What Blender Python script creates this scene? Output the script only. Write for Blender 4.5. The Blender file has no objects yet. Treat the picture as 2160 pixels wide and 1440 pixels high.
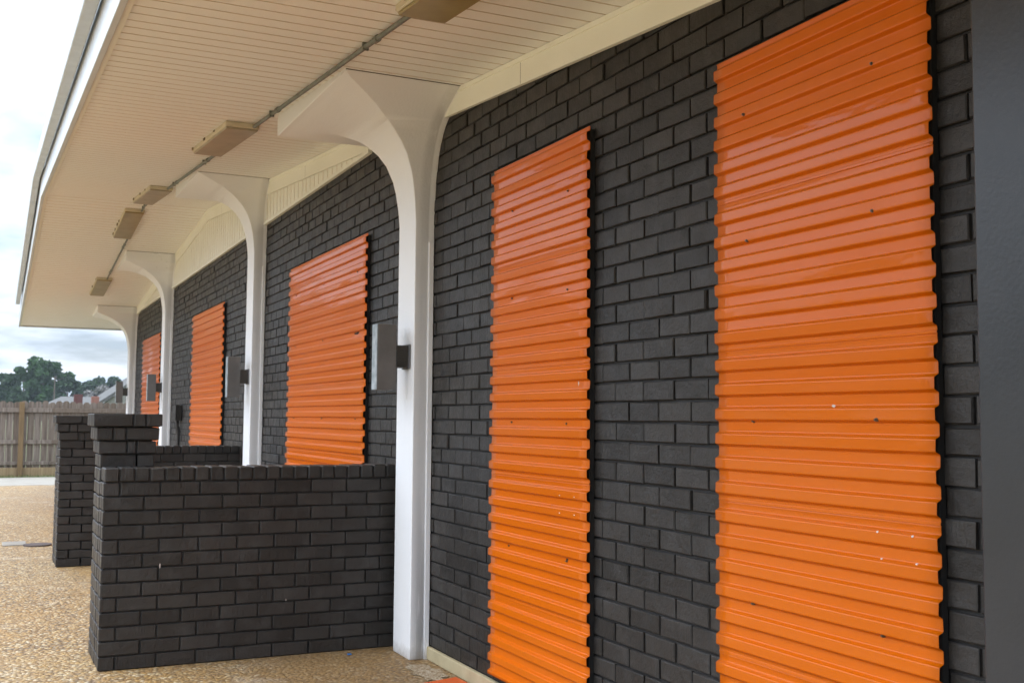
import bpy, math, random
from mathutils import Matrix, Vector

# ------------------------------------------------------------------ scene, camera, light
sc = bpy.context.scene
COL = sc.collection
random.seed(7)
R = math.radians
cam = bpy.data.cameras.new("camera"); co = bpy.data.objects.new("camera", cam); COL.objects.link(co)
F_PX = 2296.70
co.matrix_world = Matrix([[-0.431482, -0.060265, -0.900106, 0.0], [-0.902089, 0.037279, 0.429937, 2.2089], [0.007645, 0.997486, -0.07045, 1.31], [0.0, 0.0, 0.0, 1.0]])
cam.sensor_width = 36; cam.sensor_fit = 'HORIZONTAL'
cam.lens = 36 * F_PX / 2160
cam.clip_start = .05; cam.clip_end = 3000
cam.dof.use_dof = True; cam.dof.focus_distance = 4.6; cam.dof.aperture_fstop = 8
sc.camera = co

SUN_EL, SUN_AZ = 52, 80           # degrees; azimuth measured from +X towards +Y
world = bpy.data.worlds.new("World"); sc.world = world; world.use_nodes = True
wt = world.node_tree; wt.nodes.clear()
def N(t, kind, **kw):
    n = t.nodes.new(kind)
    for k, v in kw.items():
        if k.startswith('i_'):
            n.inputs[k[2:].replace('_', ' ')].default_value = v
        else: setattr(n, k, v)
    return n
def mathn(t, op, a, b=None, clamp=False):
    n = t.nodes.new('ShaderNodeMath'); n.operation = op; n.use_clamp = clamp
    for i, v in enumerate((a, b)):
        if v is None: continue
        if isinstance(v, (int, float)): n.inputs[i].default_value = v
        else: t.links.new(v, n.inputs[i])
    return n.outputs[0]
def mixc(t, f, a, b, mode='MIX'):
    n = t.nodes.new('ShaderNodeMix'); n.data_type = 'RGBA'; n.blend_type = mode
    for s, v in ((n.inputs[0], f), (n.inputs[6], a), (n.inputs[7], b)):
        if isinstance(v, (int, float)): s.default_value = v
        elif isinstance(v, tuple): s.default_value = (*v, 1)
        else: t.links.new(v, s)
    return n.outputs[2]
def ramp(t, fac, stops, interp='LINEAR'):
    n = t.nodes.new('ShaderNodeValToRGB'); n.color_ramp.interpolation = interp
    el = n.color_ramp.elements
    while len(el) < len(stops): el.new(.5)
    for e, (p, c) in zip(el, stops):
        e.position = p; e.color = (*c, 1) if isinstance(c, tuple) else (c, c, c, 1)
    t.links.new(fac, n.inputs[0]); return n.outputs[0]

sky = N(wt, 'ShaderNodeTexSky', sky_type='NISHITA', sun_disc=False, sun_elevation=R(SUN_EL), sun_rotation=R(90 - SUN_AZ),
        air_density=1.0, dust_density=1.5, ozone_density=1.0)
geo = wt.nodes.new('ShaderNodeTexCoord')
sep = wt.nodes.new('ShaderNodeSeparateXYZ'); wt.links.new(geo.outputs['Generated'], sep.inputs[0])
zz = mathn(wt, 'ADD', mathn(wt, 'MAXIMUM', sep.outputs[2], 0.0), .12)
cmb = wt.nodes.new('ShaderNodeCombineXYZ')
wt.links.new(mathn(wt, 'DIVIDE', sep.outputs[0], zz), cmb.inputs[0])
wt.links.new(mathn(wt, 'DIVIDE', sep.outputs[1], zz), cmb.inputs[1])
cn = N(wt, 'ShaderNodeTexNoise', i_Scale=.85, i_Detail=8, i_Roughness=.55); wt.links.new(cmb.outputs[0], cn.inputs[0])
cover = ramp(wt, cn.outputs[0], [(.36, .45), (.52, 1.0)])
c2 = N(wt, 'ShaderNodeTexNoise', i_Scale=1.7, i_Detail=6, i_Roughness=.5); wt.links.new(cmb.outputs[0], c2.inputs[0])
cloud = ramp(wt, c2.outputs[0], [(.36, (8.7, 10.6, 13.5)), (.58, (12.0, 13.0, 14.3))])
skyc = mixc(wt, cover, sky.outputs[0], cloud)
# overcast layer: thin and dim near the horizon, brightest where the sun stands behind it
lum = ramp(wt, sep.outputs[2], [(0., .47), (.12, .49), (.22, .62), (.33, .92), (.48, 1.12), (.75, 1.5), (1., 1.6)])
skyc = mixc(wt, 1.0, skyc, lum, 'MULTIPLY')
# the cloud is brighter on the side of the veiled sun
dot = mathn(wt, 'ADD', mathn(wt, 'MULTIPLY', sep.outputs[0], math.cos(R(SUN_AZ))), mathn(wt, 'MULTIPLY', sep.outputs[1], math.sin(R(SUN_AZ))))
side = mathn(wt, 'ADD', .84, mathn(wt, 'MULTIPLY', mathn(wt, 'POWER', mathn(wt, 'MAXIMUM', dot, 0.0), 1.3), .50))
cside = wt.nodes.new('ShaderNodeCombineColor')
for q in range(3): wt.links.new(side, cside.inputs[q])
skyc = mixc(wt, 1.0, skyc, cside.outputs[0], 'MULTIPLY')
bg = N(wt, 'ShaderNodeBackground', i_Strength=.14); wt.links.new(skyc, bg.inputs[0])
wo = wt.nodes.new('ShaderNodeOutputWorld'); wt.links.new(bg.outputs[0], wo.inputs[0])

sl = bpy.data.lights.new("sun", 'SUN'); sl.energy = .5; sl.angle = R(16); sl.color = (1, .95, .87)
so = bpy.data.objects.new("sun", sl); COL.objects.link(so)
sd = Vector((math.cos(R(SUN_EL)) * math.cos(R(SUN_AZ)), math.cos(R(SUN_EL)) * math.sin(R(SUN_AZ)), math.sin(R(SUN_EL))))
so.rotation_euler = sd.to_track_quat('Z', 'Y').to_euler(); so.location = sd * 50

sc.view_settings.view_transform = 'Standard'; sc.view_settings.look = 'None'
sc.view_settings.gamma = 1; sc.view_settings.use_curve_mapping = False
sc.view_settings.exposure = .67
sc.cycles.max_bounces = 10; sc.cycles.diffuse_bounces = 6; sc.cycles.use_denoising = True

# ------------------------------------------------------------------ mesh and object helpers
class MB:
    def __init__(s): s.v = []; s.f = []; s.sm = []; s.mi = []; s.cur = 0
    def add(s, vs, fs, smooth=False):
        o = len(s.v); s.v += [tuple(p) for p in vs]
        for f in fs: s.f.append([i + o for i in f]); s.sm.append(smooth); s.mi.append(s.cur)
    def box(s, a, b):
        (x0, y0, z0), (x1, y1, z1) = a, b
        s.add([(x0,y0,z0),(x1,y0,z0),(x1,y1,z0),(x0,y1,z0),(x0,y0,z1),(x1,y0,z1),(x1,y1,z1),(x0,y1,z1)],
              [(0,3,2,1),(4,5,6,7),(0,1,5,4),(1,2,6,5),(2,3,7,6),(3,0,4,7)])
    def cbox(s, a, b, c=.003, jit=0):
        """box with chamfered edges, corners shifted a little"""
        lo = [min(p, q) for p, q in zip(a, b)]; hi = [max(p, q) for p, q in zip(a, b)]
        vs = []; idx = {}
        for ix in (0, 1):
            for iy in (0, 1):
                for iz in (0, 1):
                    P = [(lo, hi)[k][n] for n, k in enumerate((ix, iy, iz))]
                    j = [random.uniform(-jit, jit) for _ in range(3)]
                    sg = [1 if k == 0 else -1 for k in (ix, iy, iz)]
                    for ax in range(3):
                        q = [P[n] + j[n] + (0 if n == ax else sg[n] * c) for n in range(3)]
                        idx[(ix, iy, iz, ax)] = len(vs); vs.append(q)
        fs = []
        for ax in range(3):
            o = [n for n in range(3) if n != ax]
            for side in (0, 1):
                ring = []
                for p, q in ((0, 0), (1, 0), (1, 1), (0, 1)):
                    k = [0, 0, 0]; k[ax] = side; k[o[0]] = p; k[o[1]] = q
                    ring.append(idx[(*k, ax)])
                flip = (side == 0) ^ (ax == 1)
                fs.append(ring[::-1] if flip else ring)
        for ax in range(3):                       # edges along ax
            o = [n for n in range(3) if n != ax]
            for p in (0, 1):
                for q in (0, 1):
                    k0 = [0, 0, 0]; k1 = [0, 0, 0]; k1[ax] = 1
                    k0[o[0]] = k1[o[0]] = p; k0[o[1]] = k1[o[1]] = q
                    fs.append([idx[(*k0, o[0])], idx[(*k1, o[0])], idx[(*k1, o[1])], idx[(*k0, o[1])]])
        for ix in (0, 1):
            for iy in (0, 1):
                for iz in (0, 1):
                    fs.append([idx[(ix, iy, iz, n)] for n in range(3)])
        s.add(vs, fs)
    def tube(s, p, q, r, n=12, r2=None, caps=True):
        p = Vector(p); q = Vector(q); d = (q - p).normalized()
        u = d.orthogonal().normalized(); w = d.cross(u); r2 = r if r2 is None else r2
        vs = [p + (u * math.cos(2*math.pi*i/n) + w * math.sin(2*math.pi*i/n)) * r for i in range(n)]
        vs += [q + (u * math.cos(2*math.pi*i/n) + w * math.sin(2*math.pi*i/n)) * r2 for i in range(n)]
        s.add(vs, [(i, (i+1) % n, n + (i+1) % n, n + i) for i in range(n)], True)
        if caps:
            s.add(vs[:n], [tuple(range(n))[::-1]]); s.add(vs[n:], [tuple(range(n))])
    def prism_y(s, pts, y0, y1):
        """closed XZ outline swept along Y"""
        n = len(pts)
        vs = [(x, y0, z) for x, z in pts] + [(x, y1, z) for x, z in pts]
        s.add(vs, [tuple(range(n)), tuple(range(2*n-1, n-1, -1))] + [(i, n+i, n+(i+1) % n, (i+1) % n) for i in range(n)])
    def build(s, name, mat, parent=None, recalc=True, sharp=None, bevel=None):
        off = parent_loc(parent)
        me = bpy.data.meshes.new(name)
        me.from_pydata([(x-off[0], y-off[1], z-off[2]) for x, y, z in s.v], [], s.f)
        me.polygons.foreach_set('use_smooth', s.sm); me.polygons.foreach_set('material_index', s.mi); me.update()
        if recalc:
            import bmesh
            bm = bmesh.new(); bm.from_mesh(me); bmesh.ops.recalc_face_normals(bm, faces=bm.faces[:]); bm.to_mesh(me); bm.free()
        if sharp is not None: me.set_sharp_from_angle(angle=R(sharp))
        for q in (mat if isinstance(mat, tuple) else (mat,)): me.materials.append(q)
        o = bpy.data.objects.new(name, me); COL.objects.link(o)
        if parent: o.parent = parent
        if bevel:
            b = o.modifiers.new('bevel', 'BEVEL'); b.width = bevel; b.segments = 2; b.limit_method = 'ANGLE'; b.angle_limit = R(50)
        return o
def parent_loc(p):
    v = Vector((0, 0, 0))
    while p: v += p.location; p = p.parent
    return v
def tag(o, label=None, cat=None, group=None, kind=None):
    for k, v in (('label', label), ('category', cat), ('group', group), ('kind', kind)):
        if v: o[k] = v
    return o
def thing(name, loc, label, cat, group=None):
    o = bpy.data.objects.new(name, None); o.empty_display_size = .1; o.location = loc; COL.objects.link(o)
    return tag(o, label, cat, group)
def structure(name, mb, mat, **k): return tag(mb.build(name, mat, **k), kind='structure')

# ------------------------------------------------------------------ materials
def mat(name):
    m = bpy.data.materials.new(name); m.use_nodes = True
    t = m.node_tree; b = t.nodes['Principled BSDF']
    return m, t, b
def pos(t, scale=(1, 1, 1)):
    g = t.nodes.new('ShaderNodeNewGeometry'); mp = t.nodes.new('ShaderNodeMapping'); mp.inputs['Scale'].default_value = scale
    t.links.new(g.outputs['Position'], mp.inputs[0]); return mp.outputs[0]
def noise(t, scale, detail=4, rough=.55, vec=None, sc3=(1, 1, 1)):
    n = N(t, 'ShaderNodeTexNoise', i_Scale=scale, i_Detail=detail, i_Roughness=rough)
    t.links.new(vec if vec is not None else pos(t, sc3), n.inputs[0]); return n.outputs[0]
def bump(t, b, h, strength=.3, dist=.01, prev=None):
    n = t.nodes.new('ShaderNodeBump'); n.inputs['Strength'].default_value = strength; n.inputs['Distance'].default_value = dist
    t.links.new(h, n.inputs['Height'])
    if prev is not None: t.links.new(prev, n.inputs['Normal'])
    if b is not None: t.links.new(n.outputs[0], b.inputs['Normal'])
    return n.outputs[0]
def rnd_island(t):
    g = t.nodes.new('ShaderNodeNewGeometry'); return g.outputs['Random Per Island']
def paint(name, c1, c2, rough=.5, nscale=3, bscale=60, bstr=.15, spec=.5, bdist=.002):
    m, t, b = mat(name)
    t.links.new(mixc(t, ramp(t, noise(t, nscale), [(.35, 0.), (.65, 1.)]), c1, c2), b.inputs['Base Color'])
    b.inputs['Roughness'].default_value = rough; b.inputs['Specular IOR Level'].default_value = spec
    bump(t, b, noise(t, bscale, 3), bstr, bdist)
    return m

def brick_mat():
    m, t, b = mat('charcoal painted brick')
    r = rnd_island(t)
    base = mixc(t, r, (.0180, .0154, .0130), (.0345, .0302, .0263))
    sp = mixc(t, mathn(t, 'MULTIPLY', ramp(t, noise(t, 9, 5), [(.5, 0.), (.75, 1.)]), .5), base, (.06, .058, .056))
    w = noise(t, 260, 2)
    sp = mixc(t, ramp(t, w, [(.77, 0.), (.80, 1.)]), sp, (.11, .105, .10))
    t.links.new(sp, b.inputs['Base Color'])
    rr = t.nodes.new('ShaderNodeMapRange'); t.links.new(noise(t, 14, 3), rr.inputs[0])
    rr.inputs[3].default_value = .24; rr.inputs[4].default_value = .68
    t.links.new(rr.outputs[0], b.inputs['Roughness'])
    b.inputs['Specular IOR Level'].default_value = .4
    st = noise(t, 1, 3, .6, sc3=(95, 95, 6))
    msk = mathn(t, 'GREATER_THAN', mathn(t, 'FRACT', mathn(t, 'MULTIPLY', r, 7.31)), .6)
    st = mathn(t, 'MULTIPLY', ramp(t, st, [(.30, 0.), (.5, 1.)]), msk)
    n1 = bump(t, None, st, .3, .0026)
    n2 = bump(t, None, noise(t, 38, 6, .68), .8, .006, n1)
    bump(t, b, noise(t, 300, 2), .35, .0012, n2)
    return m
def orange_mat():
    m, t, b = mat('glossy orange sheet paint')
    t.links.new(mixc(t, noise(t, 1.4, 3), (.585, .118, .0002), (.65, .136, .0003)), b.inputs['Base Color'])
    b.inputs['Roughness'].default_value = .38; b.inputs['Specular IOR Level'].default_value = .15
    b.inputs['Coat Weight'].default_value = .42; b.inputs['Coat Roughness'].default_value = .055; b.inputs['Coat IOR'].default_value = 1.5
    n1 = bump(t, None, noise(t, 1.0, 3, .5, sc3=(2.2, 1, 9)), .5, .006)
    n2 = bump(t, b, noise(t, 420, 2), .05, .0006, n1)
    t.links.new(n1, b.inputs['Coat Normal'])
    return m
def soffit_mat(name, c1, c2):
    m, t, b = mat(name)
    col = mixc(t, noise(t, .8, 4), c1, c2)
    spot = mathn(t, 'MULTIPLY', ramp(t, noise(t, 3.0, 6, .75, sc3=(6, 1.2, 1)), [(.70, 0.), (.745, 1.)]), .55)
    col = mixc(t, spot, col, (.20, .15, .09))
    t.links.new(col, b.inputs['Base Color'])
    b.inputs['Roughness'].default_value = .55
    bump(t, b, noise(t, 2.0, 3, sc3=(3, 1, 3)), .15, .01)
    return m
def plaster_mat():
    m, t, b = mat('white painted plaster')
    g = t.nodes.new('ShaderNodeNewGeometry'); s = t.nodes.new('ShaderNodeSeparateXYZ'); t.links.new(g.outputs['Position'], s.inputs[0])
    col = mixc(t, noise(t, 2.2, 4), (.83, .84, .85), (.875, .885, .895))
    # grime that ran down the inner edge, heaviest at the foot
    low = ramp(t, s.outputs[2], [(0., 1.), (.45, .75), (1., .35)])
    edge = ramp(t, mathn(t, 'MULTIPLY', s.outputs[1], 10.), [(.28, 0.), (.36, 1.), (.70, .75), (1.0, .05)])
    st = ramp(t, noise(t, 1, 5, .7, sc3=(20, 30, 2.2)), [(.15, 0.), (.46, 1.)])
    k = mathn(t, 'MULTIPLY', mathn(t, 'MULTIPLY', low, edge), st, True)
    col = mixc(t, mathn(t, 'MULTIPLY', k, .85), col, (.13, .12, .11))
    foot = ramp(t, mathn(t, 'ADD', s.outputs[2], mathn(t, 'MULTIPLY', noise(t, 14, 4), .10)), [(.06, 1.), (.12, 0.)])
    col = mixc(t, mathn(t, 'MULTIPLY', foot, .55), col, (.25, .21, .16))
    inb = None
    for o, lo, hi in ((0, 14.7, 15.46), (1, -.1, .30), (2, 3.30, 3.6)):
        q = mathn(t, 'MULTIPLY', mathn(t, 'GREATER_THAN', s.outputs[o], lo), mathn(t, 'LESS_THAN', s.outputs[o], hi))
        inb = q if inb is None else mathn(t, 'MULTIPLY', inb, q)
    mold = mathn(t, 'MULTIPLY', inb, ramp(t, noise(t, 13, 5, .7), [(.57, 0.), (.70, 1.)]))
    col = mixc(t, mathn(t, 'MULTIPLY', mold, .7), col, (.07, .06, .045))
    spk = ramp(t, noise(t, 90, 2), [(.75, 0.), (.79, 1.)])
    col = mixc(t, mathn(t, 'MULTIPLY', spk, .35), col, (.3, .27, .22))
    t.links.new(col, b.inputs['Base Color']); b.inputs['Roughness'].default_value = .5
    bump(t, b, noise(t, 70, 4), .4, .004)
    return m
def pebble_mat():
    m, t, b = mat('exposed aggregate concrete')
    v = N(t, 'ShaderNodeTexVoronoi', i_Scale=48.0, i_Randomness=1.0); vec = pos(t)
    wob = N(t, 'ShaderNodeTexNoise', i_Scale=60, i_Detail=2); t.links.new(vec, wob.inputs[0])
    vv = t.nodes.new('ShaderNodeVectorMath'); vv.operation = 'MULTIPLY_ADD'
    t.links.new(wob.outputs[1], vv.inputs[0]); vv.inputs[1].default_value = (.012,) * 3; t.links.new(vec, vv.inputs[2])
    t.links.new(vv.outputs[0], v.inputs['Vector'])
    sx = t.nodes.new('ShaderNodeSeparateColor'); t.links.new(v.outputs['Color'], sx.inputs[0])
    pc = ramp(t, sx.outputs[0], [(0., (.10, .055, .018)), (.16, (.33, .175, .045)), (.36, (.49, .30, .095)), (.52, (.40, .215, .05)), (.70, (.58, .41, .19)), (.86, (.74, .63, .43)), (.94, (.30, .20, .10)), (1., (.14, .11, .08))])
    gap = ramp(t, v.outputs['Distance'], [(.35, 0.), (.75, 1.)])
    col = mixc(t, mathn(t, 'MULTIPLY', gap, .9), pc, (.11, .06, .022))
    big = ramp(t, noise(t, .55, 5, .6), [(.35, 0.), (.68, 1.)])
    col = mixc(t, mathn(t, 'MULTIPLY', big, .35), col, (.40, .29, .165))
    pat = ramp(t, noise(t, 1.6, 5, .65), [(.58, 0.), (.72, 1.)])
    col = mixc(t, mathn(t, 'MULTIPLY', pat, .5), col, (.62, .54, .42))
    och = ramp(t, noise(t, .9, 4, .6, sc3=(1, 1.3, 1)), [(.50, 0.), (.66, 1.)])
    col = mixc(t, mathn(t, 'MULTIPLY', och, .32), col, (.40, .225, .06))
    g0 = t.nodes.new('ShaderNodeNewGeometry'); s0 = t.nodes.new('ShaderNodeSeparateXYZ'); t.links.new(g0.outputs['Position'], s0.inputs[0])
    soil_shade = ramp(t, mathn(t, 'SUBTRACT', mathn(t, 'ADD', 1.15, mathn(t, 'MULTIPLY', noise(t, 2.2, 5, .65), 1.1)), s0.outputs[1]), [(.15, 0.), (1., 1.)])  # brown staining and canopy shade painted together, darker towards the wall
    col = mixc(t, mathn(t, 'MULTIPLY', soil_shade, .65), col, (.19, .115, .048))
    # saw-cut joints in the slab
    g = t.nodes.new('ShaderNodeNewGeometry'); s = t.nodes.new('ShaderNodeSeparateXYZ'); t.links.new(g.outputs['Position'], s.inputs[0])
    def joint(o, off, per, w):
        fr = mathn(t, 'FRACT', mathn(t, 'DIVIDE', mathn(t, 'ADD', o, 100 - off), per))
        return mathn(t, 'LESS_THAN', mathn(t, 'ABSOLUTE', mathn(t, 'SUBTRACT', fr, .5)), w / per)
    # fract = .5 on the joint line
    j = joint(s.outputs[0], 12.485, 2.45, .012)
    col = mixc(t, mathn(t, 'MULTIPLY', j, .45), col, (.12, .085, .055))
    t.links.new(col, b.inputs['Base Color']); b.inputs['Roughness'].default_value = .62
    hgt = mathn(t, 'SUBTRACT', 1.0, v.outputs['Distance'])
    n1 = bump(t, None, noise(t, 5, 4), .3, .02)
    bump(t, b, hgt, .9, .009, n1)
    return m
def wood_mat(name, c1, c2, c3):
    m, t, b = mat(name)
    r = rnd_island(t)
    gr = noise(t, 1, 5, .65, sc3=(30, 30, 1.4))
    col = mixc(t, ramp(t, gr, [(.32, 0.), (.66, 1.)]), c1, c2)
    col = mixc(t, mathn(t, 'MULTIPLY', r, .75), col, c3)
    kn = ramp(t, noise(t, 1, 4, .6, sc3=(9, 9, 3.5)), [(.68, 0.), (.74, 1.)])
    col = mixc(t, mathn(t, 'MULTIPLY', kn, .6), col, (.07, .055, .045))
    t.links.new(col, b.inputs['Base Color']); b.inputs['Roughness'].default_value = .85
    bump(t, b, gr, .4, .004)
    return m
def leaf_mat(name, c1, c2):
    m, t, b = mat(name)
    col = mixc(t, rnd_island(t), c1, c2)
    col = mixc(t, ramp(t, noise(t, .5, 3), [(.38, 0.), (.62, .6)]), col, tuple(x * .62 for x in c1))
    t.links.new(col, b.inputs['Base Color']); b.inputs['Roughness'].default_value = .75
    b.inputs['Specular IOR Level'].default_value = .2
    return m
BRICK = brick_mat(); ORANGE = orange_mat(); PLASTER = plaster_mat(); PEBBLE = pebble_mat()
SOFFIT = soffit_mat('cream beadboard soffit', (.86, .86, .82), (.90, .90, .86))
GROOVE = paint('darker board groove', (.66, .58, .46), (.74, .67, .55), .8)  # groove faces coloured darker than the boards so the lines read
CREAM = paint('cream painted trim', (.85, .85, .74), (.89, .89, .79), .5, 2, 25, .1)
MORTAR = paint('black painted mortar', (.010, .0092, .0085), (.017, .0155, .0145), .7, 20, 120, .4); BRICK2 = (BRICK, MORTAR)
WHITE = paint('white metal trim', (.56, .60, .63), (.62, .66, .69), .42, 4, 30, .1)
GUTTER = paint('white gutter paint', (.50, .54, .56), (.58, .62, .64), .45, 6, 12, .2)
DARKGAP = paint('black gap filler', (.006, .006, .006), (.009, .009, .009), .9, 8)
CONC = paint('weathered pale concrete', (.34, .28, .165), (.42, .355, .22), .85, 7, 90, .5, .3, .004)
CONC2 = paint('sidewalk concrete', (.30, .275, .235), (.36, .335, .29), .85, 3, 60, .4, .3, .004)
GALV = paint('galvanised steel', (.44, .455, .46), (.60, .615, .62), .42, 30, 60, .1); GALV.node_tree.nodes['Principled BSDF'].inputs['Metallic'].default_value = .55
BOXGREY = paint('dark grey enamel', (.14, .138, .135), (.185, .18, .175), .5, 6, 60, .15)
BOXLIT = paint('mottled grey enamel with painted light', (.24, .275, .29), (.42, .46, .48), .5, 18, 80, .2)  # body enamel again, paler and bluer: skylight painted into the front plate
BRACKET = paint('bronze painted bracket', (.035, .032, .027), (.05, .046, .04), .45, 8)
PLATE = paint('grey bracket plate', (.11, .11, .115), (.15, .15, .155), .5, 8)
CONDUIT = paint('aged zinc conduit', (.13, .14, .115), (.20, .21, .18), .45, 14); CONDUIT.node_tree.nodes['Principled BSDF'].inputs['Metallic'].default_value = .3
HOUSING = paint('aged cream fixture housing', (.56, .50, .36), (.64, .58, .43), .5, 9)
CLIP = paint('dried mud', (.12, .085, .045), (.34, .27, .16), .7, 40)
DIFF = paint('yellowed plastic lens', (.25, .19, .06), (.32, .25, .09), .35, 6)
DIFF2 = paint('greyed plastic lens', (.32, .27, .18), (.39, .33, .23), .4, 6)
STEEL = paint('smooth dark grey steel paint', (.028, .030, .033), (.036, .038, .042), .32, 3, 95, .28)
SCREW = paint('dark hex screw', (.06, .045, .03), (.12, .095, .07), .4, 30)
RIVET = paint('white rivet', (.75, .76, .78), (.8, .81, .82), .4, 30)
CHIP = paint('bare chipped spot', (.42, .36, .32), (.62, .56, .52), .5, 60)
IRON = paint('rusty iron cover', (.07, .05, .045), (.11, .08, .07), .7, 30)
BLUE = paint('blue plastic', (.01, .12, .42), (.015, .16, .5), .4)
RUST = paint('orange red painted plate', (.58, .085, .012), (.64, .11, .018), .5, 6)
FENCE = wood_mat('weathered grey fence wood', (.085, .064, .050), (.27, .22, .18), (.10, .066, .042))
FPOST = wood_mat('tan treated post wood', (.13, .08, .035), (.21, .135, .065), (.15, .10, .05))
KICK = wood_mat('pale tan kick board wood', (.22, .15, .08), (.36, .27, .15), (.28, .19, .11))
LEAF1 = leaf_mat('pine needles', (.030, .078, .022), (.062, .128, .036))
LEAF2 = leaf_mat('dark oak leaves', (.028, .058, .024), (.048, .088, .034))
TWIG = leaf_mat('bare grey twigs', (.22, .21, .20), (.34, .33, .31))
BARK = paint('bark', (.10, .08, .065), (.16, .13, .11), .9, 5)
GRASSM = paint('grass', (.07, .10, .03), (.16, .17, .06), .9, 20)
SIDING = paint('pale house siding', (.21, .20, .175), (.25, .24, .21), .8, 3)
SHING = paint('grey shingles', (.085, .083, .078), (.11, .107, .10), .85, 5, 20, .4)
REDB = paint('dark red chimney brick', (.085, .03, .028), (.11, .036, .033), .8, 12)
PINKB = paint('salmon chimney brick', (.20, .085, .065), (.24, .105, .08), .8, 12)

# ------------------------------------------------------------------ dimensions (metres): X along the facade, Y out from it, Z up
G = 1.31
S0, SL, XP = 1.3134 + G, .0839, 12.75
XEND = 21.75
def soff(x): return S0 + SL * (x if x < XP else 2 * XP - x)

# ------------------------------------------------------------------ ground
m = MB(); m.add([(-900, -900, -.008), (1500, -900, -.008), (1500, 900, -.008), (-900, 900, -.008)], [(0, 1, 2, 3)])
structure('ground', m, GRASSM)
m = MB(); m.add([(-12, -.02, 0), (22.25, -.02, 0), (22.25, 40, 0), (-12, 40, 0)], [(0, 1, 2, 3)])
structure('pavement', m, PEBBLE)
m = MB(); m.box((22.25, -8, -.05), (25.02, 40, .004)); structure('path', m, CONC2)

# ------------------------------------------------------------------ building
bld = thing('commercial_building', (1, 0, 0), 'long building of charcoal painted brick under a low gabled canopy', 'building')
BP, CP = .2032, .0771                       # brick and course pitch
def facade_bricks(mb, x0, x1, zlo, zhi):
    zb = 1.1466 + G
    k0 = math.floor((zlo - zb) / CP); k = k0
    while zb + k * CP < zhi:
        z0 = max(zlo, zb + k * CP) + .004; z1 = min(zhi, zb + (k + 1) * CP) - .005
        off = 0 if (k % 2 == 1) else .5
        if z1 - z0 > .015:
            i = math.floor((x0 - 3.781) / BP - off) - 1
            while 3.781 + (i + off) * BP < x1:
                a = max(x0, 3.781 + (i + off) * BP + .0052 + random.uniform(-.001, .001)); b = min(x1, 3.781 + (i + off + 1) * BP - .0052 + random.uniform(-.001, .001))
                if b - a > .02: brick(mb, a, b, z0 + random.uniform(-.001, .001), z1 + random.uniform(-.001, .001))
                i += 1
        k += 1
def brick(mb, a, b, z0, z1):
    y = random.gauss(0, .0017); c = .0032; j = lambda: random.uniform(-.0012, .0012); t = random.gauss(0, .0014)
    vs = [(a, -.02, z0), (b, -.02, z0), (b, -.02, z1), (a, -.02, z1)]
    q = [(a + j(), z0 + j()), (b + j(), z0 + j()), (b + j(), z1 + j()), (a + j(), z1 + j())]
    vs += [(x, y - c, z) for x, z in q]
    sg = [(1, 1), (-1, 1), (-1, -1), (1, -1)]
    vs += [(x + sx * c, y + (t if sx < 0 else -t), z + sz * c) for (x, z), (sx, sz) in zip(q, sg)]
    fs = [(8, 11, 10, 9)]
    for r in (0, 4):
        for i in range(4): fs.append((r + i, r + 4 + i, r + 4 + (i + 1) % 4, r + (i + 1) % 4))
    mb.add(vs, fs)
m = MB(); m.cur = 1; m.box((-2, -6, 0), (19.95, -.0125, 3.3)); m.cur = 0; facade_bricks(m, -1.5, 19.95, .072, 3.07)
m.build('wall', BRICK2, bld)
m = MB(); m.box((-2, -.0085, 0.0), (19.97, .016, .069)); f = m.build('foundation', CONC, bld, bevel=.006)

# soffit: tongue and groove boards running out from the wall
m = MB(); PW = .122; x = -3.0; YO = 1.745
while x < XEND - .001:
    x1 = min(x + PW, XEND)
    for lo, hi in ([(x, XP), (XP, x1)] if x < XP < x1 else [(x, x1)]):
        a, b = lo + .006, hi - .006
        P = [(a, soff(a)), (b, soff(b)), (b + .001, soff(b) + .016), (b + .011, soff(b) + .016), (b + .012, soff(b + .012))]
        for q, ((xa, za), (xb, zb_)) in enumerate(zip(P[:-1], P[1:])):
            m.cur = 1 if q else 0
            m.add([(xa, 0.0, za), (xb, 0.0, zb_), (xb, YO, zb_), (xa, YO, za)], [(0, 1, 2, 3)])
    x = x1
sof = m.build('soffit', (SOFFIT, GROOVE), bld, recalc=False)
def gable_strip(mb, y0, y1, d0, d1, xa=-3.0, xb=XEND):
    mb.prism_y([(xa, soff(xa) + d0), (XP, soff(XP) + d0), (xb, soff(xb) + d0), (xb, soff(xb) + d1), (XP, soff(XP) + d1), (xa, soff(xa) + d1)], y0, y1)
m = MB(); gable_strip(m, -6.4, 1.765, .022, .40, xb=XEND - .03); m.build('roof', GUTTER, bld)
m = MB(); gable_strip(m, 1.768, 1.80, -.032, .215); fas = m.build('fascia', WHITE, bld, bevel=.004)
m = MB(); gable_strip(m, 1.738, 1.766, -.014, .010); m.build('soffit_trim', CREAM, bld)
m = MB(); gable_strip(m, 1.815, 1.885, .165, .338, xb=XEND - 1.2); gable_strip(m, 1.77, 1.872, .345, .372, xb=XEND - 1.2); m.build('gutter', GUTTER, bld, bevel=.01)
m = MB(); m.box((XEND - .028, -.2, soff(XEND) - .03), (XEND, 1.766, soff(XEND) + .38)); m.build('end_fascia', WHITE, bld)
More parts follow.
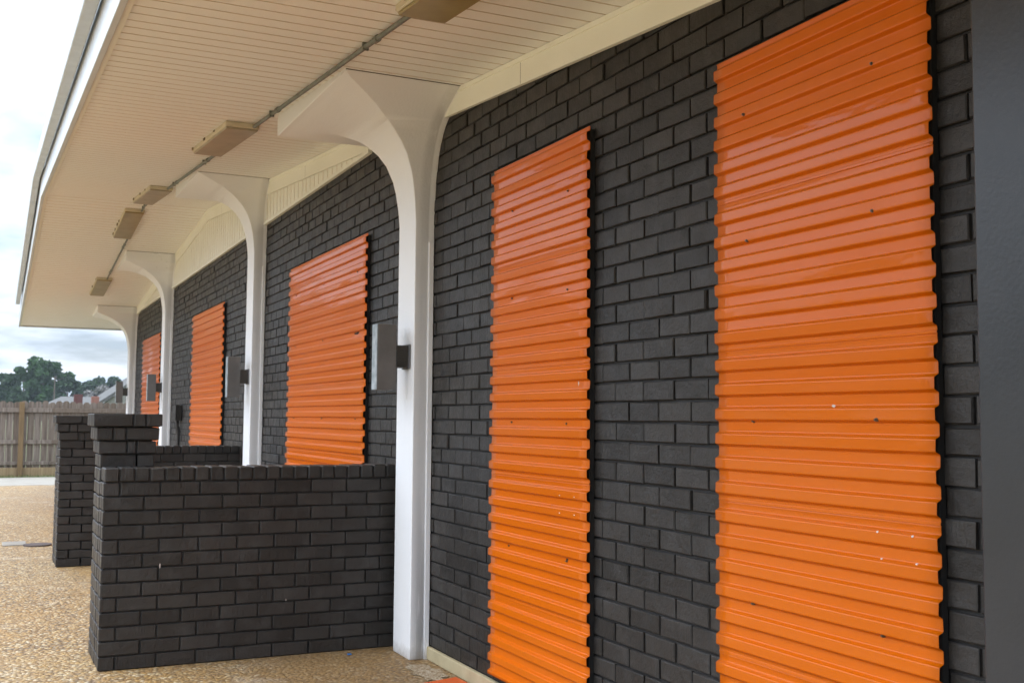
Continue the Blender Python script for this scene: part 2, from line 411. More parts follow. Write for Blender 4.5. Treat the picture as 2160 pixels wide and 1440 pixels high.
# frieze along the wall and the ribbed infill below it
BT = 1.752 + G
m = MB(); gable_strip(m, .003, .026, -.132, -.004, xb=20.2)
fr = m.build('frieze_board', CREAM, bld, bevel=.002)
m = MB(); gable_strip(m, .026, .034, -.026, -.003, xb=20.2); m.build('cove_trim', CREAM, bld)
m = MB()
x = 6.82; PG = .122
def bt(x): return soff(x) - .134
while x < 18.7:
    a, b = x, x + PG; g = .013
    def col(xa, xb, y):
        za, zb_ = bt(xa), bt(xb)
        if za > BT and zb_ > BT: m.add([(xa, y, BT), (xb, y, BT), (xb, y, zb_), (xa, y, za)], [(0, 1, 2, 3)])
    def side(xa, ya, yb):
        if bt(xa) > BT: m.add([(xa, ya, BT), (xa, yb, BT), (xa, yb, bt(xa)), (xa, ya, bt(xa))], [(0, 1, 2, 3)])
    m.cur = 0; col(a, b - g, .016); m.cur = 1; side(b - g, .016, .004); col(b - g, b, .004); side(b, .004, .016)
    x = b
m.build('grooved_panel', (CREAM, GROOVE), bld, recalc=False)
m = MB(); m.box((6.77, .003, BT - .022), (18.75, .034, BT + .004)); m.build('bottom_trim', CREAM, bld, bevel=.003)
# joint strips in the frieze
for xj in (4.50, 8.4, 11.9, 16.2):
    m = MB(); z = soff(xj); m.add([(xj - .0016, .0266, z - .130), (xj + .0016, .0266, z - .130), (xj + .0016, .0266, z - .028), (xj - .0016, .0266, z - .028)], [(0, 1, 2, 3)])
    m.build('frieze_joint', IRON, bld)

# ------------------------------------------------------------------ flared columns
ZT = [(0, 0, 0), (.05, .003, .004), (.10, .008, .009), (.19, .018, .023), (.26, .033, .040), (.35, .057, .078), (.41, .084, .122), (.467, .121, .18),
      (.50, .148, .22), (.527, .182, .266), (.555, .225, .315), (.574, .266, .363), (.594, .31, .415), (.612, .349, .463), (.628, .39, .51), (.643, .43, .545)]
FAR = [(0, 0), (.12, .04), (.18, .07), (.24, .13), (.3, .20), (.36, .28), (.42, .38), (.48, .52), (.545, .75)]
def interp(T, v):
    for (a, p), (b, q) in zip(T[:-1], T[1:]):
        if v <= b: return p + (q - p) * (v - a) / (b - a)
    return T[-1][1]
def column(xn, zs, kn, kf, label):
    """flared pilaster: shaft on the wall, sides and front curving out into a square head"""
    t = thing('support_column', (xn + .135, 0, 0), label, 'column', 'flared white columns along the facade')
    xf = xn + .27; d = .111
    rings = [(0.0, xn, xf, d)]
    for z in (.3, .7, 1.1): rings.append((z, xn, xf, d))
    for dz, fx, fy in ZT: rings.append((zs + dz, xn - fx * kn, xf + interp(FAR, fy) * kf, d + fy))
    top = max(soff(rings[-1][1]), soff(rings[-1][2])) + .06
    z, a, b, y = rings[-1]
    rings.append((z + .006, a - .001, b + .001, y + .001)); rings.append((top, a - .001, b + .001, y + .001))
    # roof of the head follows the soffit a little above it
    m = MB(); vs = []; n = len(rings)
    for z, a, b, y in rings: vs += [(a, -.004, z), (a, y, z), (b, y, z), (b, -.004, z)]
    fs = []
    for i in range(n - 1):
        o = 4 * i
        for k in range(4): fs.append((o + k, o + (k + 1) % 4, o + 4 + (k + 1) % 4, o + 4 + k))
    fs += [(0, 3, 2, 1), (4*n-4, 4*n-3, 4*n-2, 4*n-1)]
    m.add(vs, fs, True)
    m.build('shaft', PLASTER, t, sharp=28, bevel=.005)
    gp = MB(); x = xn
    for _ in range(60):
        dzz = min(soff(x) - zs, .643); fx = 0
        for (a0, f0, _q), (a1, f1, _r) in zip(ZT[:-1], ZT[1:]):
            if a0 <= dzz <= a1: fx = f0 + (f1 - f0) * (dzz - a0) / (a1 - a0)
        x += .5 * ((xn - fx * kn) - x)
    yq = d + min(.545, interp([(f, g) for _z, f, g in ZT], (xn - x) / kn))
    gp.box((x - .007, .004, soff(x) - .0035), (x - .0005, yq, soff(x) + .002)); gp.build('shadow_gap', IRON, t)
    m = MB(); m.cbox((xn - .011, .003, .0), (xn + .002, .031, zs - .12), .002); m.build('edge_strip', PLASTER, t)
    return t
column(5.65, 1.10 + G, 1.0, 1.0, 'nearest white flared column, beside the narrow orange panel, near end of the first low wall')
column(9.82, 1.475 + G, .5, 1.05, 'second white flared column, right of the mid-distance wide orange panel')
column(15.36, 1.415 + G, .5, .85, 'third white flared column with dark stains on its head')
column(19.46, 1.075 + G, .35, .8, 'farthest white flared column at the end of the building')

# ------------------------------------------------------------------ corrugated orange panels
SEAMS = (2.047, 1.567, 1.066, .569)
def profile(zt, zb, shift=0.0):
    rp_ = random.Random(int(1000 * (zb + shift)) + 5)
    yi, yo = .0240, .0390
    pts = [(yi + .003, zt, 0), (yi, zt - .004, 0)]; z = zt - .018
    P, fl, tr = .0800, .0322, .0078
    seams = [s + shift for s in SEAMS]
    prof = []
    while z > zb + .05:
        # slope out and down, outer flat, slope in and down, inner flat
        e1, e2, e3 = (rp_.uniform(-.0005, .0005) for _ in range(3))
        prof += [(yi + e1, z), (yo + e2, z - tr), (yo + e3, z - tr - fl), (yi - e1, z - 2 * tr - fl)]
        nz = z - P
        if any(nz < s <= z for s in seams):
            e = .0105; zf = z - 2 * tr - fl
            prof += [(yi, zf - .010), (yi + .0016, zf - .0112), (yi + .0016, zf - .019), (yi - .0008, zf - .0192), (yi, zf - .021), (yi + .0012, zf - .0222), (yi, zf - .0236)]
            nz -= e
        z = nz
    prof += [(yi, z), (yo, z - tr), (yo, max(zb, z - tr - fl))]
    # round the bends
    out = list(pts)
    allp = [pts[-1][:2]] + prof
    for i in range(1, len(allp) - 1):
        (y0, z0), (y1, z1), (y2, z2) = allp[i-1], allp[i], allp[i+1]
        a = Vector((y0 - y1, z0 - z1)); b = Vector((y2 - y1, z2 - z1)); p = Vector((y1, z1))
        r = min(.0032, a.length * .32, b.length * .32)
        if r < .0006: out.append((y1, z1, i)); continue
        q0 = p + a.normalized() * r; q2 = p + b.normalized() * r
        e = min(.0009, a.length * .2, b.length * .2)
        v = q0 + a.normalized() * e; out.append((v.x, v.y, i))
        for s in (0, .33, .67, 1):
            v = q0 * (1 - s) ** 2 + p * 2 * s * (1 - s) + q2 * s * s
            out.append((v.x, v.y, i))
        v = q2 + b.normalized() * e; out.append((v.x, v.y, i))
    out.append((*allp[-1], len(allp)))
    return out
def panel(x0, x1, label, zt=2.512, zb=.105, shift=0.0, screws=(), rivets=(), edge=True):
    t = thing('corrugated_panel', ((x0 + x1) / 2, 0, zb), label, 'metal panel', 'orange corrugated sheets over the windows')
    pr = profile(zt, zb, shift)
    m = MB(); nx = max(6, int((x1 - x0) / .06)); rs = random.Random(int(x0 * 100))
    ph = [rs.uniform(0, 6.28) for _ in range(6)]
    wv = [(rs.uniform(0, 6.28), rs.uniform(0, 6.28), rs.uniform(-.00075, .00075)) for _ in range(400)]
    dents = [(sx, sz, rs.uniform(-.0035, -.0018)) for sx, sz in screws]
    rows = []; vs = []
    xs = sorted(set([x0 + (x1 - x0) * i / nx for i in range(nx + 1)]))
    for x in xs:
        for y, z, vi in pr:
            p1, p2, a1 = wv[vi]
            w = a1 + .00035 * math.sin(1.9 * x + p1) + .0002 * math.sin(4.7 * x + p2) + .0010 * math.sin(3.1 * x + 2.2 * z + ph[0]) + .0007 * math.sin(7.3 * x - 3.9 * z + ph[1])
            for sx, sz, dd in dents:
                r2 = ((x - sx) / .05) ** 2 + ((z - sz) / .022) ** 2
                if r2 < 6: w += dd * math.exp(-r2)
            ex = 0
            if x in (xs[0], xs[-1]):
                seg = math.floor((z - .12) / .49); ex = .004 * math.sin(seg * 12.9 + ph[2]) 
            vs.append((x + ex, y + w, z))
    n = len(pr); fs = []
    for i in range(len(xs) - 1):
        for k in range(n - 1): fs.append((i*n + k, (i+1)*n + k, (i+1)*n + k + 1, i*n + k + 1))
    m.add(vs, fs, True)
    o = m.build('metal_sheet', ORANGE, t, recalc=False)
    sm = o.modifiers.new('thickness', 'SOLIDIFY'); sm.thickness = .0008; sm.offset = -1
    if edge:
        m = MB(); m.box((x0 + .0015, .0015, zb + .01), (x1 - .003, .0205, zt - .012)); m.build('gap_filler', DARKGAP, t)  # black board filling the gap between sheet and wall
    for sx, sz in screws:
        m = MB(); y = min(pr, key=lambda q: abs(q[1] - sz))[0] - .001
        m.tube((sx, y - .006, sz), (sx, y + .0012, sz), .0052, 10); m.tube((sx, y + .001, sz), (sx, y + .0062, sz), .0034, 6)
        m.build('screw', SCREW, t)
    for sx, sz in rivets:
        m = MB(); y = min(pr, key=lambda q: abs(q[1] - sz))[0]; m.tube((sx, y - .003, sz), (sx, y + .0016, sz), .0034, 10, .0026); m.build('rivet', RIVET, t)
    return t
pa = panel(2.047, 2.978, 'nearest tall orange corrugated panel, full height, beside the dark grey steel pillar', zb=.10, shift=0,
      screws=[(2.243, 2.299), (2.814, 2.299), (2.249, 1.887), (2.801, 1.884), (2.247, 1.314), (2.789, 1.307), (2.789, .739), (2.239, .739)],
      rivets=[(2.248, 1.013), (2.124, 1.013), (2.246, .940), (2.123, .941)])
pb = panel(3.842, 4.79, 'second orange corrugated panel, narrow, just right of the nearest white column', zb=.108, shift=-.03,
      screws=[(4.034, 2.278), (4.578, 2.283), (4.034, 1.856), (4.578, 1.87), (4.037, 1.29), (4.57, 1.293), (4.032, .721), (4.59, .725)],
      rivets=[(4.068, .99), (3.941, .991), (4.068, .917), (3.94, .918)])
panel(6.772, 8.80, 'third orange corrugated panel, wide, between the first two white columns', zb=.2, shift=-.02,
      screws=[(x, z) for x in (6.98, 7.8, 8.6) for z in (2.28, 1.87, 1.3)])
panel(11.60, 13.56, 'fourth orange corrugated panel, between the second and third white columns', zb=.2, shift=.02,
      screws=[(x, z) for x in (11.8, 12.6, 13.3) for z in (2.28, 1.87)])
panel(16.33, 18.33, 'farthest small-looking orange corrugated panel, beyond the third white column', zb=.2, shift=-.04)

rs = random.Random(9)
for par, sx, sz, w, hh in ((pa, 2.41, 1.352, .009, .005), (pb, 3.905, 1.455, .004, .010)):
    m = MB(); pts = [(sx + w * (1 + rs.uniform(-.5, .4)) * math.cos(k), .0398, sz + hh * (1 + rs.uniform(-.5, .4)) * math.sin(k)) for k in [i * .7 for i in range(9)]]
    m.add(pts, [tuple(range(9))]); m.build('paint_chip', CHIP, par, recalc=False)

# ------------------------------------------------------------------ grey boxes on the columns
def column_box(xc, label, dz=0, dy=0):
    t = thing('bracket_box', (xc, .25 + dy, 1.46 + dz), label, 'metal box', 'grey boxes bracketed to the columns')
    z0, z1 = 1.462 + dz, 1.826 + dz; ya, yb = .190 + dy, .300 + dy; xa, xb = xc - .043, xc + .043
    m = MB(); m.cbox((xa, ya, z0), (xb, yb - .0015, z1), .003); m.build('box_body', BOXGREY, t)
    m = MB(); m.cbox((xa + .001, yb - .0008, z0 + .001), (xb - .001, yb + .003, z1 - .001), .001); m.build('front_plate', BOXLIT, t)
    m = MB(); m.cbox((xc - .045, .121, z0 + .125), (xc + .045, ya - .001, z0 + .248), .002); m.build('bracket_arm', BRACKET, t)
    m = MB(); m.cbox((xc - .062, .113, z0 + .118), (xc + .062, .1205, z0 + .255), .0015); m.build('mounting_plate', PLATE, t)
    return t
column_box(5.755, 'grey metal box on a dark bracket at the nearest white column', 0)
column_box(9.945, 'grey metal box on the second white column, in front of plain brick', .02)
column_box(15.48, 'grey metal box on the third white column, seen against the farthest orange panel', .045)
column_box(19.58, 'grey metal box on the farthest white column, seen against the house roof', .06)

# electrical box and conduit on the wall
t = thing('electrical_box', (14.45, 0, 1.26), 'black painted electrical box with a pipe below on the far brick wall', 'electrical box')
m = MB(); m.cbox((14.36, .002, 1.25), (14.62, .085, 1.445), .006); m.build('box_body', BRICK, t)
m = MB(); m.tube((14.48, .04, 1.25), (14.48, .04, 1.17), .02); m.tube((14.48, .04, 1.17), (14.48, .025, 1.09), .028); m.tube((14.48, .025, 1.09), (14.48, .025, .0), .02); m.build('pipe', BRICK, t)

# steel pillar on the right
t = thing('steel_pillar', (1.3, .05, 0), 'smooth dark grey steel pillar at the right edge, beside black brick', 'pillar')
m = MB(); m.box((.75, .001, .0), (1.852, .10, soff(.75) + .05)); m.build('pillar_shaft', STEEL, t, bevel=.006)

# ------------------------------------------------------------------ low brick walls with piers
def lay(mb, x0, x1, y0, y1, z0, z1, odd, axis, jit=.0009):
    """one course of running bond filling the box, bricks along `axis`"""
    a0, a1 = (x0, x1) if axis == 0 else (y0, y1)
    BL = .2032; p = a1 + .0045
    first = BL if not odd else BL / 2 - .02
    cuts = [a1]; c = a1 - first
    while c > a0 + .05: cuts.append(c); c -= BL
    cuts.append(a0)
    for q, r in zip(cuts[:-1], cuts[1:]):
        lo, hi = r + (.0045 if r != a0 else 0), q - (.0045 if q != a1 else 0)
        e = random.gauss(0, .0009)
        if axis == 0: mb.cbox((lo, y0 + e, z0 + .0042), (hi, y1 + e, z1 - .0042), .003, jit)
        else: mb.cbox((x0 + e, lo, z0 + .0042), (x1 + e, hi, z1 - .0042), .003, jit)
def low_wall(xn, y0, y1, ztop, px0, px1, py0, py1, ptop, label, sgn):
    t = thing('low_brick_wall', (xn + .1, (y0 + y1) / 2, 0), label, 'low wall', 'low brick walls with end piers')
    th = .200; m = MB(); zc = ztop - .0745
    m.cur = 1; m.box((xn + .012, y0, 0), (xn + th - .012, y1 - .012, ztop - .012)); m.cur = 0
    z = zc; k = 0; cp = zc / 13
    while z > .001:
        zb = max(0.0, z - cp); lo, hi = zb, z
        if hi - lo > .02:
            # stretchers on both faces, return on the end
            lay(m, xn, xn + .094, y0, y1, lo, hi, k % 2 == 0, 1)
            lay(m, xn + th - .094, xn + th, y0, y1 , lo, hi, k % 2 == 0, 1)
            m.cbox((xn + .096, y1 - .08, lo + .0042), (xn + th - .096, y1 + random.gauss(0, .001), hi - .0042), .003, .0008)
        z = zb; k += 1
    m.build('wall_body', BRICK2, t)
    m = MB(); y = y1; m.cur = 1; m.box((xn + .009, y0, zc + .001), (xn + th - .009, y1 - .009, ztop - .006)); m.cur = 0
    while y - .0768 > y0:
        m.cbox((xn - .002 + random.gauss(0, .0012), y - .0768 + .0042, zc + .0042), (xn + th + .002, y - .0042, ztop + random.gauss(0, .001)), .005, .0012); y -= .0768
    m.cbox((xn - .002, y0, zc + .0042), (xn + th + .002, y - .0042, ztop), .005)
    m.build('coping', BRICK2, t)
    p = MB(); p.cur = 1; p.box((px0 + .012, py0 + .012, 0), (px1 - .012, py1 - .012, ptop - .02)); p.cur = 0
    z = ptop; k = 0; cap = MB(); cp = ptop / 18
    while z > .001:
        zb = max(0, z - cp); e = (.044, .026, .010)[k] if k < 3 else 0.0
        if z - zb > .02:
            q = cap if k < 3 else p
            X0, X1, Y0, Y1 = px0 - e, px1 + e, py0 - e * .75, py1 + e * .95
            q.cur = 1; q.box((X0 + .012, Y0 + .012, zb + .001), (X1 - .012, Y1 - .012, z - .004)); q.cur = 0
            split = .09 if k % 2 == 0 else -.085
            ym = Y0 + .205 if k % 2 == 0 else Y0 + .09
            if k == 0: ys = [Y0, Y0 + .085, Y0 + .15, Y1]
            elif k < 3: ys = ([Y0, Y0 + .17, Y0 + .235, Y1], [Y0, Y0 + .10, Y0 + .15, Y1])[k - 1]
            else: ys = [Y0, Y0 + (.09 if k % 2 else .19), Y1]
            for a, b in zip(ys[:-1], ys[1:]):
                for xa, xb in ((X0, X0 + .12), (X1 - .12, X1)):
                    q.cbox((xa + random.gauss(0, .0012), a + (.0045 if a != Y0 else 0), zb + .0042), (xb, b - (.0045 if b != Y1 else 0), z - .0042), .0035, .0012)
            if X1 - X0 > .25:
                for ya, yb in ((Y0, Y0 + .09), (Y1 - .09, Y1)):
                    q.cbox((X0 + .1245, ya, zb + .0042), (X1 - .1245, yb, z - .0042), .0035, .001)
        z = zb; k += 1
    pier = p.build('pier', BRICK2, t)
    cap.box((px0 - .036, py0 - .026, ptop - .012), (px1 + .036, py1 + .034, ptop - .003))
    cap.build('pier_cap', BRICK2, pier)
    return t
lw = low_wall(6.03, .03, 1.665, 1.037, 6.231, 6.56, 1.392, 1.668, 1.322, 'nearest low black brick wall with a corbelled end pier behind it', 1)
for sy, sz, w, hh in ((1.374, .525, .003, .013), (.70, .305, .002, .007)):
    m = MB(); m.add([(6.0262, sy - w, sz - hh), (6.0262, sy + w * .4, sz - hh * 1.1), (6.0262, sy + w, sz + hh * .2), (6.0262, sy - w * .2, sz + hh), (6.0262, sy - w * 1.2, sz + hh * .5)], [(0, 1, 2, 3, 4)])
    m.build('paint_chip', CHIP, lw, recalc=False)
low_wall(10.585, .03, 1.655, 1.030, 10.255, 10.584, 1.362, 1.652, 1.308, 'farther low black brick wall with its end pier in front, by the second column', -1)

# ------------------------------------------------------------------ ceiling lights and conduit
TILT = math.atan(SL)
def light_fixture(x0, x1, yc, label, lens):
    t = thing('ceiling_light', ((x0 + x1) / 2, yc, soff((x0 + x1) / 2)), label, 'ceiling light', 'strip light fixtures under the canopy')
    def sbox(mb, xa, xb, ya, yb, da, db, c=.006):
        q = MB(); q.cbox((xa, ya, da), (xb, yb, db), c)
        mb.add([(x, y, soff(x) + z) for x, y, z in q.v], q.f)
    w = .11
    m = MB(); sbox(m, x0, x1, yc - w, yc + w, -.036, -.001); m.build('housing', HOUSING, t)
    m = MB(); sbox(m, x0 + .012, x1 - .012, yc - w + .008, yc + w - .008, -.050, -.034, .004); m.build('lens', lens, t)
    rs = random.Random(int(x0 * 10))
    for q in range(rs.randint(3, 7)):
        m = MB(); xx = rs.uniform(x0 + .03, x1 - .03); a, b = rs.uniform(.008, .03), rs.uniform(.006, .018)
        sbox(m, xx - a, xx + a, yc + w - .002, yc + w + b * .8, -.012 - b, -.004, .004)
        m.build('mud_nest', CLIP, t)
light_fixture(2.75, 4.05, .695, 'nearest ceiling light, cut off at the top of the picture', DIFF)
light_fixture(7.03, 8.32, .80, 'ceiling light with dirty side clips between the first two columns', DIFF2)
light_fixture(10.93, 12.38, .785, 'greyish ceiling light just before the canopy ridge', DIFF2)
light_fixture(13.0, 14.31, .80, 'yellowed ceiling light just past the canopy ridge', DIFF)
light_fixture(16.98, 18.24, .76, 'farthest small yellow ceiling light near the end of the canopy', DIFF)
t = thing('conduit', (7, .72, soff(7)), 'thin grey metal conduit linking the ceiling lights', 'conduit')
for a, b in ((4.045, 7.035), (8.315, 10.935), (12.375, 13.005), (14.305, 16.985)):
    m = MB()
    if a < XP < b:
        m.tube((a, .725, soff(a) - .022), (XP, .725, soff(XP) - .03), .0115); m.tube((XP, .725, soff(XP) - .03), (b, .725, soff(b) - .022), .0115)
    else: m.tube((a, .725, soff(a) - .022), (b, .725, soff(b) - .022), .0115)
    m.build('pipe', CONDUIT, t)
    L = b - a
    for q in ((.16, .78) if L > 1 else (.5,)):
        xx = a + L * q; zc = soff(xx) - .022
        m = MB(); m.tube((xx - .022, .725, soff(xx - .022) - .022), (xx + .022, .725, soff(xx + .022) - .022), .0165); m.build('coupling', CONDUIT, t)
        m = MB(); xx += .16; m.box((xx - .006, .725 - .0145, soff(xx) - .0365), (xx + .006, .725 + .0145, soff(xx) - .001)); m.build('strap', CONDUIT, t)

# ------------------------------------------------------------------ small things on the ground
m = MB(); m.tube((12.05, 1.73, .001), (12.05, 1.73, .014), .135, 28); tag(m.build('cleanout_cover', IRON), 'round rusty iron cover set in the pebbled pavement', 'cover')
m = MB(); m.cbox((12.1, 1.83, .002), (12.45, 2.05, .008), .002); tag(m.build('concrete_patch', CONC2), 'small pale concrete patch beside the iron cover', 'patch')
m = MB()
m.add([(5.155, .045, .004), (5.10, .27, .004), (4.72, .25, .004), (4.75, .02, .004), (5.155, .045, .012), (5.10, .27, .012), (4.72, .25, .012), (4.75, .02, .012)],
      [(0, 1, 2, 3), (4, 7, 6, 5), (0, 4, 5, 1), (1, 5, 6, 2), (2, 6, 7, 3), (3, 7, 4, 0)])
tag(m.build('painted_plate', RUST), 'flat orange red plate on the ground below the narrow panel', 'plate')
m = MB(); m.cbox((5.90, .356, .002), (5.92, .380, .009), .003); tag(m.build('plastic_scrap', BLUE), 'tiny blue plastic scrap at the foot of the nearest low wall', 'litter')
# mortar washed out round the column foot
rs = random.Random(3)
m = MB(); pts = []
for i in range(26):
    a = 2 * math.pi * i / 26; r = 1 + rs.uniform(-.28, .28)
    pts.append((5.36 + .20 * r * math.cos(a), .13 + .075 * r * math.sin(a), .0045))
m.add(pts, [tuple(range(26))])
def splash_mat():
    mm, t, b = mat('spilled pale mortar')
    v = N(t, 'ShaderNodeTexVoronoi', i_Scale=80.0); t.links.new(pos(t), v.inputs['Vector'])
    t.links.new(mixc(t, ramp(t, noise(t, 45, 5, .7), [(.42, 0.), (.58, 1.)]), (.42, .35, .25), (.25, .165, .085)), b.inputs['Base Color'])
    b.inputs['Roughness'].default_value = .85; bump(t, b, v.outputs['Distance'], .6, .008); return mm
tag(m.build('mortar_spill', splash_mat()), 'pale mortar spilled on the pebbles by the nearest column', 'spill')

# ------------------------------------------------------------------ fence
FX = 25.45
t = thing('wood_fence', (FX, 4, 0), 'weathered grey picket fence across the far end of the lot', 'fence')
m = MB(); y = -9.0; rs = random.Random(11)
while y < 16:
    w = .138; h = 1.60 + rs.uniform(-.025, .02) - .008 * (2 - y) * .6; g = rs.uniform(.002, .009); dx = rs.uniform(-.004, .004)
    c = .035
    xa, xb = FX + .04 + dx, FX + .056 + dx
    O = [(y, .10), (y + w - g, .10), (y + w - g, h - c), (y + w - g - c, h), (y + c, h), (y, h - c)]
    vs = [(xa, a, b) for a, b in O] + [(xb, a, b) for a, b in O]
    m.add(vs, [tuple(range(6)), tuple(range(11, 5, -1))] + [(i, 6 + i, 6 + (i + 1) % 6, (i + 1) % 6) for i in range(6)])
    y += w
m.build('pickets', FENCE, t)
for z0, z1 in ((1.36, 1.455), (.69, .775), (.245, .32)):
    m = MB()
    for k in range(5): m.cbox((FX, -9 + 5 * k + .002, z0 - .004 * k * 0), (FX + .038, -9 + 5 * (k + 1) - .002, z1), .004)
    m.build('rail', FENCE, t)
m = MB(); m.cbox((FX + .005, -9, .005), (FX + .036, 16, .19), .003); m.build('kick_board', KICK, t)
for k in range(-4, 6):
    yp = 1.60 + 2.42 * k
    m = MB(); m.cbox((FX - .09, yp - .052, 0), (FX - .001, yp + .052, 1.585), .006); m.build('post', FPOST, t)
rs = random.Random(5); m = MB()
for i in range(5200):
    y = rs.uniform(-8, 14); x = FX - .38 + rs.uniform(0, .34) ; h = rs.uniform(.02, .075); a = rs.uniform(0, 3.14); w = .006
    dx, dy = math.cos(a) * w, math.sin(a) * w; lx, ly = rs.uniform(-.03, .03), rs.uniform(-.03, .03)
    m.add([(x - dx, y - dy, 0), (x + dx, y + dy, 0), (x + lx, y + ly, h)], [(0, 1, 2)])
tag(m.build('grass', GRASSM, recalc=False), 'short grass along the foot of the fence', 'grass', kind='stuff')

# ------------------------------------------------------------------ houses, pole and trees beyond the fence
h = thing('far_house', (82, -8, 0), 'pale gabled house with two chimneys beyond the fence', 'house')
m = MB(); m.box((80, -16, 0), (92, -1.9, 1.95)); m.box((79.2, -14.5, 0), (79.98, -4.9, 2.0))
m.add([(79.2, -14.4, 2.0), (79.2, -4.6, 2.0), (79.2, -9.5, 5.5), (79.95, -14.4, 2.0), (79.95, -4.6, 2.0), (79.95, -9.5, 5.5)], [(0, 1, 2), (3, 5, 4), (0, 3, 4, 1), (1, 4, 5, 2), (2, 5, 3, 0)])
m.build('wall', SIDING, h)
m = MB()
for s in (1, -1):
    y0, y1 = -9.5, -9.5 + s * 5.4
    m.add([(78.9, y0, 5.58), (78.9, y1, 1.76), (90, y1, 1.76), (90, y0, 5.58), (78.9, y0, 5.80), (78.9, y1, 1.98), (90, y1, 1.98), (90, y0, 5.80)],
          [(0, 1, 2, 3), (4, 7, 6, 5), (0, 4, 5, 1), (1, 5, 6, 2), (2, 6, 7, 3), (3, 7, 4, 0)])
m.build('gable_roof', SHING, h)
m = MB()
A = [(79.6, -4.5, 1.98), (79.6, -1.2, 1.98), (92, -1.2, 1.98), (92, -4.5, 1.98), (83.5, -5.0, 2.62), (83.5, -2.3, 2.62)]
m.add(A, [(0, 1, 5, 4), (1, 2, 5), (2, 3, 4, 5), (3, 0, 4), (0, 3, 2, 1)]); m.build('low_roof', SHING, h)
m = MB(); m.cbox((79.0, -3.40, 1.9), (79.55, -2.86, 2.70), .02); m.build('chimney', REDB, h)
m = MB(); m.cbox((78.6, -4.42, 1.6), (79.1, -3.93, 2.58), .02); m.build('chimney', PINKB, h)

t = thing('utility_pole', (150, -5.05, 0), 'thin grey utility pole in front of the large pine trees', 'pole')
m = MB(); m.tube((150, -5.05, 0), (150, -5.05, 6.2), .085, 10, .06); m.build('pole_shaft', BARK, t)
m = MB(); m.cbox((149.96, -5.25, 6.0), (150.04, -4.85, 6.07), .01); m.build('crossarm', BARK, t)

def tree(x, y, h, w, label, leaf, seed, clumps=16, nleaf=260, ls=.55, trunk_r=.3, low=.25, name='tree', shape=1.0):
    r = random.Random(seed)
    t = thing(name, (x, y, 0), label, 'tree', 'trees beyond the fence')
    m = MB(); m.tube((x, y, 0), (x + r.uniform(-.5, .5), y, h * .55), trunk_r, 8, trunk_r * .6)
    m.tube((x, y, h * .5), (x, y + r.uniform(-.4, .4), h * .93), trunk_r * .6, 7, trunk_r * .15)
    C = []
    for i in range(clumps):
        f = (i + r.random()) / clumps
        z = h * (low + (1 - low) * f)
        rad = w / 2 * math.sqrt(max(.05, 1 - (abs(f - .42) / .66) ** 2)) * shape
        a = r.uniform(0, 2 * math.pi); d = rad * math.sqrt(r.random()) * .95
        c = (x + d * math.cos(a), y + d * math.sin(a), z); C.append((c, w * r.uniform(.12, .21)))
        m.tube((x, y, z - h * .10), (c[0], c[1], c[2]), trunk_r * .28, 5, trunk_r * .08, caps=False)
    m.build('trunk', BARK, t)
    m = MB()
    for (cx, cy, cz), cr in C:
        for k in range(nleaf):
            u, v = r.uniform(-1, 1), r.uniform(0, 6.283); q = (r.random()) ** .45; s = math.sqrt(1 - u * u)
            p = Vector((cx + cr * q * s * math.cos(v), cy + cr * q * s * math.sin(v), cz + cr * .72 * q * u))
            e = ls * r.uniform(.5, 1.2); d1 = Vector((r.gauss(0, 1), r.gauss(0, 1), r.gauss(0, .7))).normalized() * e
            d2 = d1.cross(Vector((r.gauss(0, 1), r.gauss(0, 1), r.gauss(0, 1)))).normalized() * e * .55
            m.add([p - d1, p + d2, p + d1, p - d2], [(0, 1, 2, 3)])
    m.build('crown', leaf, t, recalc=False)
    return t
def fan(px, X):              # plan position of a tree seen along a bearing
    return 2.209 + X * (BEAR0 + BEAR1 * px)
BEAR0, BEAR1 = -0.00702, -0.0003688
LB = ['tall spreading pine, highest of the trees above the fence', 'leaning pine with an open crown left of the tallest pine', 'broad dark tree merging with the right of the tallest pine',
      'rounded tree at the left edge of the picture', 'lower dense tree at the right foot of the pine group', 'low dark tree seen just left of the house roof', 'dark tree behind the bare grey shrubs',
      'dark treetop behind the farthest column box', 'small dark tree peeping right of the farthest box']
for (px, X, hgt, w, leaf, nc), lb in zip(
        [(88, 250, 12.6, 8.5, LEAF1, 26), (48, 252, 11.6, 6.5, LEAF1, 14), (116, 255, 11.4, 7.5, LEAF1, 22), (8, 240, 9.0, 8.0, LEAF2, 18), (140, 246, 8.6, 6.0, LEAF2, 16),
         (182, 300, 9.6, 8, LEAF2, 16), (206, 305, 10.6, 9, LEAF2, 18), (240, 300, 10.6, 8, LEAF2, 18), (266, 310, 10.6, 8, LEAF2, 16)], LB):
    tree(X, fan(px, X), hgt, w, lb, leaf, int(px * 7 + X), nc, name='pine_tree' if leaf is LEAF1 else 'leafy_tree', low=.12)
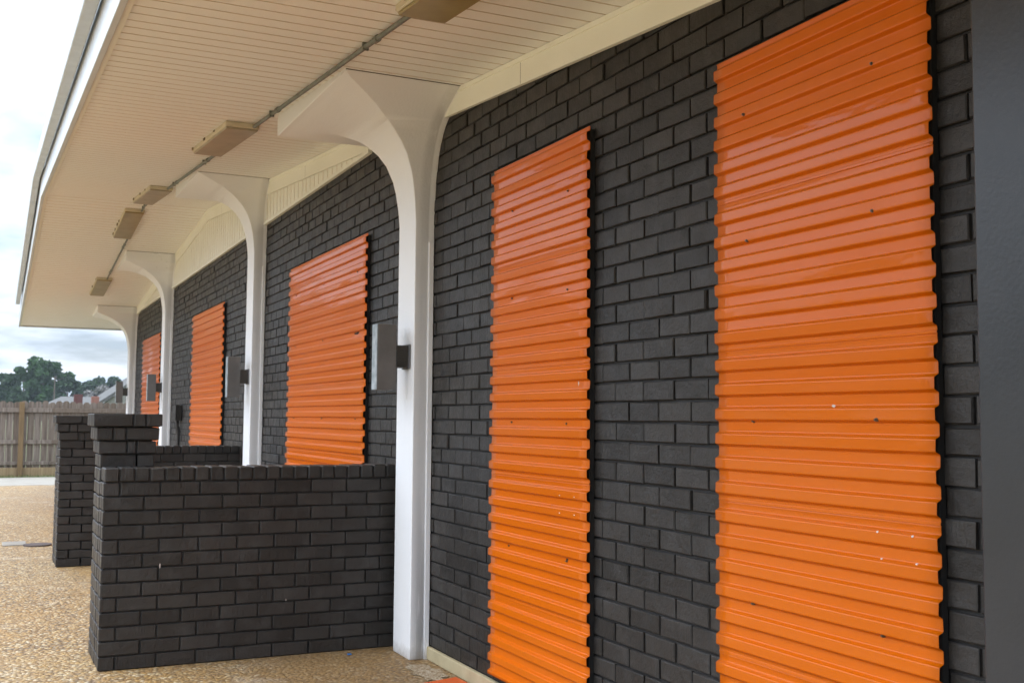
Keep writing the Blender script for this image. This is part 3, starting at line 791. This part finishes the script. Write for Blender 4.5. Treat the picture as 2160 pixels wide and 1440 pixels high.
for px, X, hgt, w, lb in ((205, 200, 5.8, 5.0, 'bare grey shrub behind the house roof, left'), (222, 200, 6.3, 5.0, 'bare grey shrub behind the house roof, right, taller')):
    tree(X, fan(px, X), hgt, w, lb, TWIG, int(px), 12, 120, .35, .12, .2, name='bare_shrub')
# far wood, plus tall unseen belts added to darken the panel reflections
r = random.Random(21); m = MB()
def wood(xa, ya, xb, yb, n, hmin, hmax):
    for i in range(n):
        f = r.random(); x = xa + (xb - xa) * f + r.uniform(-6, 6); y = ya + (yb - ya) * f + r.uniform(-6, 6); hh = r.uniform(hmin, hmax)
        for k in range(70):
            p = Vector((x + r.gauss(0, 1.9), y + r.gauss(0, 1.9), hh * r.uniform(0, 1) ** .8)); e = r.uniform(.7, 1.6) * (1 + hh / 25)
            d1 = Vector((r.gauss(0, 1), r.gauss(0, 1), r.gauss(0, 1))).normalized() * e
            d2 = d1.cross(Vector((r.gauss(0, 1), r.gauss(0, 1), r.gauss(0, 1)))).normalized() * e
            m.add([p - d1, p + d2, p + d1, p - d2], [(0, 1, 2, 3)])
wood(330, -60, 330, 40, 60, 4, 7)
wood(230, 26, 150, 80, 90, 16, 25); wood(150, 80, 85, 110, 70, 9, 15); wood(85, 110, -60, 120, 90, 7, 11)  # belts out of view, raised to darken what the orange panels reflect
tag(m.build('woodland', LEAF2, recalc=False), 'low woodland on the horizon, with taller unseen belts added for the panel reflections', 'woodland', kind='stuff')

# summer air between the lot and the far trees
hm = bpy.data.materials.new('haze'); hm.use_nodes = True; ht = hm.node_tree; ht.nodes.clear()
pv = N(ht, 'ShaderNodeVolumePrincipled'); pv.inputs['Color'].default_value = (.82, .90, 1, 1); pv.inputs['Density'].default_value = .00025; pv.inputs['Anisotropy'].default_value = .2
ou = ht.nodes.new('ShaderNodeOutputMaterial'); ht.links.new(pv.outputs[0], ou.inputs['Volume'])
m = MB(); m.box((-75, -90, -1.0), (345, 135, 27)); tag(m.build('haze', hm), 'thin pale air between the lot and the far trees', 'haze', kind='stuff')
